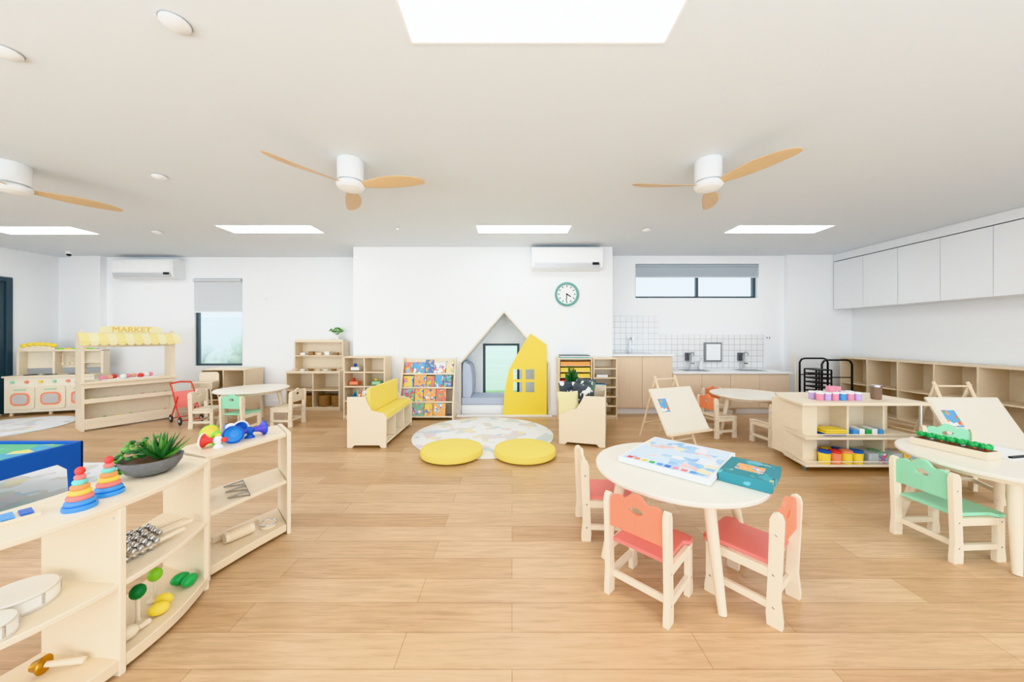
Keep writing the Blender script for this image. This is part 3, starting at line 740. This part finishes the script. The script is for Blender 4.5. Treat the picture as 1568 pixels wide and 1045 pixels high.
for sx in (-.12,.12):
    for yy in (-.12,.12): b.cyl((sx*1.2,yy*1.2,0),(sx*.8,yy*.8,.45),.012,.012,WOODL,10)
b.box(-.13,.13,-.12,.12,.42,.44,WOODL); b.prism(rrect(.26,.24,.05,cx=0,cy=.55),.1,.115,WOODL,'y'); b.box(-.15,.15,-.17,-.1,.52,.535,WOODL)
for sx in (-.13,.13): b.box(sx-.008,sx+.008,-.15,.1,.44,.53,WOODL)
b.box(-.13,.13,-.12,-.108,.2,.22,WOODL).box(-.13,.13,.108,.12,.2,.22,WOODL)
b.done('doll_high_chair',(-4.86,5.42,0),20,bevel=.003)
# ---------- blue play table
b=B(); x0_,x1_,y0_,y1_=-4.35,-3.45,1.85,2.75
def rail_x(y):
    pr=[(x0_,0),(x0_+.08,0),(x0_+.09,.2),(x0_+.15,.26),(x1_-.15,.26),(x1_-.09,.2),(x1_-.08,0),(x1_,0),(x1_,.4),(x0_,.4)]
    b.prism(pr,y,y+.025,BLUE,'y')
def rail_y(x):
    pr=[(y0_,0),(y0_+.08,0),(y0_+.09,.2),(y0_+.15,.26),(y1_-.15,.26),(y1_-.09,.2),(y1_-.08,0),(y1_,0),(y1_,.4),(y0_,.4)]
    b.prism(pr,x,x+.025,BLUE,'x')
rail_x(y0_);rail_x(y1_-.025);rail_y(x0_);rail_y(x1_-.025)
b.box(x0_+.026,x1_-.026,y0_+.026,y1_-.026,.36,.38,GTOP)
b.done('blue_play_table',(0,0,.01),bevel=.008)
# ---------- curved shelves
def curved(name,front,rear,divs,levels=(.02,.32,.615),th=.022):
    b=B(); F=spline(front,8); Rr=spline(rear,8)
    poly=F+Rr[::-1]
    for i,z in enumerate(levels): b.prism(poly,z,z+(.045 if i==0 else th),WOODL if i else WOOD)
    for t in divs:
        k=t*(len(F)-1); i=min(int(k),len(F)-2); fr=k-i
        f_=Vector(F[i]).lerp(Vector(F[i+1]),fr)
        k=t*(len(Rr)-1); i=min(int(k),len(Rr)-2); fr=k-i
        r_=Vector(Rr[i]).lerp(Vector(Rr[i+1]),fr)
        d=(r_-f_).normalized(); n=Vector((-d.y,d.x))*.011
        a=f_-d*.003 if 0<t<1 else f_-d*.006; c=r_+d*.003
        off=n*(1.15 if t==0 else (-1.15 if t==1 else 0))
        P=[tuple(a+n+off),tuple(c+n+off),tuple(c-n+off),tuple(a-n+off)]
        b.prism(P,0,levels[-1]+(th+.006 if t in(0,1) else -.0),WOODL)
        if 0<t<1:
            for zz in (.34,.05,.58):
                for q in (.06,.9):
                    p=f_.lerp(r_,q); b.cyl((p.x-n.x*1.2,p.y-n.y*1.2,zz),(p.x+n.x*1.2,p.y+n.y*1.2,zz),.006,.006,METAL,8)
    return b.done(name,bevel=.004)
fA=[(-1.50,1.69),(-1.44,1.47),(-1.44,1.25),(-1.50,1.03),(-1.64,.82),(-1.85,.65)]
rA=[(-1.80,1.79),(-1.76,1.5),(-1.765,1.28),(-1.83,1.08),(-1.95,.93),(-2.08,.84)]
curved('curved_shelf',fA,rA,(0,.39,1))
fB=[(-1.545,1.75),(-1.49,1.95),(-1.42,2.15)]; rB=[(-1.84,1.87),(-1.75,2.1),(-1.62,2.36)]
curved('curved_shelf',fB,rB,(0,1))
ZT=.6375
def rings(x,y,s=1):
    b=B(); z=0
    cols=[LBLUE,CORAL,YELP,M('ring_orange',(248,170,95)),M('ring_teal',(125,205,195)),CORAL]
    b.lathe([(.05,0),(.052,.006),(.05,.016),(.0,.016)],(0,0,0),LBLUE,28); z=.016
    for i,c in enumerate(cols):
        R=.046-.0055*i; b.torus((0,0,z+.009),R-.011,.0105,c,28,10); b.cyl((0,0,z),(0,0,z+.018),R-.011,R-.011,c,20); z+=.0185
    b.sph((0,0,z+.013),.016,RED,16,10)
    o=b.done('stacking_ring_toy',(x,y,ZT)); o.scale=(s,s,s*1.12)
rings(-1.54,1.217,.84); rings(-1.565,1.325,.84)
# succulent bowl
b=B(); b.lathe([(.055,0),(.08,.015),(.1,.045),(.106,.07),(.098,.07),(.09,.055),(.0,.055)],(0,0,0),GREY,32)
b.lathe([(.0,.055),(.092,.058),(.0,.06)],(0,0,0),M('soil',(90,75,60)),20)
def spike(c,az,el,l,w,m):
    b.T=TR(*c)@RZ(az)@RY(-el); 
    vs=[(0,-w*.7,0),(0,w*.7,0),(l*.4,-w,.004),(l*.4,w,.004),(l,0,.012),(0,0,-w*.5),(l*.4,0,-w*.5)]
    b.add(vs,[(0,1,3,2),(2,3,4),(0,2,6,5),(1,5,6,3),(2,4,6),(3,6,4),(0,5,1)],m)
for i in range(28): spike((.035,.01,.06),i*137.5,24+i*2.4,.14-.001*i,.012,DGREEN if i%3 else LEAF)
for i in range(54):
    a=random.uniform(120,260); r=random.uniform(.02,.125); z=.075+random.uniform(0,.07)-(.05 if r>.095 else 0)
    b.T=TR(r*math.cos(math.radians(a)),r*math.sin(math.radians(a)),z)@RZ(random.uniform(0,360)); b.sph((0,0,0),(.014,.009,.008),LEAF if i%2 else DGREEN,8,5)
b.T=Matrix.Identity(4); b.done('succulent_bowl',(-1.615,1.53,ZT+.001))
# horns
def horn(x,y,c1,c2,rz,s=1):
    b=B(); Mx=RY(90)
    b.lathe([(.012,-.08),(.016,-.06),(.014,-.03),(.02,0),(.032,.02),(.045,.03),(.047,.034),(.04,.034),(.02,.012),(0,.01)],(0,0,.047),c1,24,Mx)
    b.torus((.034,0,.047),.044,.005,c2,24,8,Mx); b.sph((-.05,0,.047),.026,c2,14,10); b.lathe([(.03,0),(.022,.012),(.01,.03)],(-.05,0,.0),c2,16)
    b.sph((-.085,0,.047),(.02,.016,.016),c1,12,8)
    o=b.done('toy_horn',(x,y,ZT),rz); o.scale=(s,s,s)
horn(-1.73,1.97,YELP,LIME,150); horn(-1.66,1.87,RED,PAPER,195,.85); horn(-1.61,1.98,LBLUE,BLUE,-60,1.05); horn(-1.68,2.08,M('clear_blue',(90,140,235),.15),PAPER,-20,1.05); horn(-1.56,2.10,M('violet',(90,80,200),.3),BLUE,60,.9)
# shelf contents A
b=B()
for k,(p,q) in enumerate((((-1.53,1.63),(-1.60,1.42)),((-1.60,1.65),(-1.66,1.46)),((-1.50,1.56),(-1.54,1.37)))):
    p=Vector((*p,.022));q=Vector((*q,.022)); b.cyl(p,p.lerp(q,.55),.009,.009,WOODL,12); b.cyl(p.lerp(q,.55),q,.012,.012,WOOD,12)
    for t in (.6,.74,.88,1.0):
        c=p.lerp(q,t)
        for a in (30,100,170,250): b.sph(c+Vector((.02*math.cos(math.radians(a)),0,.02*math.sin(math.radians(a))+.004)),.0125,METAL,12,8)
b.done('jingle_bell_sticks',(0,0,.343+.005))
def drum(x,y,r,z):
    b=B().lathe([(0,0),(r,0),(r,.045),(r-.004,.05),(0,.05)],(0,0,0),M('drum_white',(240,238,232),.4),40)
    DR=M('drum_rim',(214,204,188),.4)
    b.torus((0,0,.045),r,.003,DR,40,6); b.torus((0,0,.006),r,.003,DR,40,6)
    for i in range(6): a=i*pi/3; b.cyl((r*math.cos(a),r*math.sin(a),.01),(r*math.cos(a),r*math.sin(a),.042),.004,.004,METAL,6)
    b.done('hand_drum',(x,y,z))
drum(-1.66,1.145,.088,.3435); drum(-1.572,1.015,.06,.3435)
def maraca(x,y,c,h=.12,r=.03):
    b=B().lathe([(.026,0),(.028,.006),(.01,.014),(.007,.03),(.008,h-.02),(.004,h)],(0,0,0),WOODL,16).sph((0,0,h+r*.6),(r,r,r*1.1),c,18,12)
    b.done('tree_maraca',(x,y,.066))
maraca(-1.535,1.40,M('tree_green',(30,130,70),.4),.12,.026); maraca(-1.60,1.53,LIME,.1,.026)
b=B()
for i,(x_,y_,c) in enumerate(((-1.53,1.50,YELP),(-1.50,1.45,YELP),(-1.585,1.63,GREEN),(-1.53,1.62,GREEN))): b.sph((x_,y_,.0255),(.036,.025,.025),c,16,10,RZ(30*i))
b.done('egg_shakers',(0,0,.0665))
b=B().sph((0,0,.024),(.035,.026,.024),WOODL,16,10).cyl((.03,0,.02),(.07,.02,.012),.01,.012,WOODL,12); b.done('wooden_castanet',(-1.50,1.33,.066),70)
b=B().lathe([(.0,0),(.028,.0),(.03,.004),(.02,.02),(.014,.035),(.004,.04)],(0,0,.03),BRASS,20,RY(-90)).cyl((0,0,.03),(.1,.01,.012),.009,.011,WOODL,12); b.done('brass_hand_bell',(-1.64,1.2,.066),15)
b=B().box(-.12,.12,-.04,.04,0,.012,WOODL)
for i in range(6): b.box(-.105+i*.037,-.078+i*.037,-.05+.004*i,.05-.004*i,.014,.018,[RED,ORANGE,YELP,GREEN,LBLUE,BLUE][i])
b.done('toy_xylophone',(-1.70,1.08,ZT),60)
# shelf contents B
b=B()
for k in range(3):
    x_,y_=-1.53-.07*k,1.93+.07*k; s_=.05
    b.tube([(x_-s_,y_-s_*.6,.006),(x_+s_,y_,.006),(x_-s_*.2,y_+s_*1.2,.006)],.005,METAL,8,True)
b.done('musical_triangles',(0,0,.3435))
b=B().cyl((-.07,0,.03),(.07,0,.03),.03,.03,WOODL,20).cyl((-.05,0,.03),(.05,0,.031),.032,.032,WOOD,20).cyl((.0,.06,.012),(.14,.1,.012),.008,.008,WOOD,10).box(-.1,0,.06,.1,0,.03,WOOD)
b.done('wooden_guiro',(-1.6,2.0,.068),60)
b=B().lathe([(0,0),(.045,0),(.045,.02),(0,.02)],(0,0,0),WOOD,24).torus((0,0,.02),.045,.004,METAL,24,6); b.done('mini_tambourine',(-1.52,2.13,.066))
# ---------- lighting
w=bpy.data.worlds.new('daylight'); sc.world=w; w.use_nodes=True
bg=w.node_tree.nodes['Background']; bg.inputs[0].default_value=(.85,.935,1,1); bg.inputs[1].default_value=2.5
def area(name,loc,rot,sx,sy,e,col):
    l=bpy.data.lights.new(name,'AREA'); l.shape='RECTANGLE'; l.size=sx; l.size_y=sy; l.energy=e; l.color=col
    o=bpy.data.objects.new(name,l); sc.collection.objects.link(o); o.location=loc; o.rotation_euler=[math.radians(a) for a in rot]
# added fill lamp behind the camera, tilted up to lift the ceiling
area('rear_fill_light',(-1.1,-1.45,.9),(102,0,0),12,1.0,105,(.82,.92,1))
# ---------- camera
cam=bpy.data.cameras.new('camera'); cam.lens=12; cam.sensor_width=36; cam.shift_y=-.0048; cam.clip_start=.05
co=bpy.data.objects.new('camera',cam); sc.collection.objects.link(co); co.location=(0,0,1.25); co.rotation_euler=(pi/2,0,0)
sc.camera=co
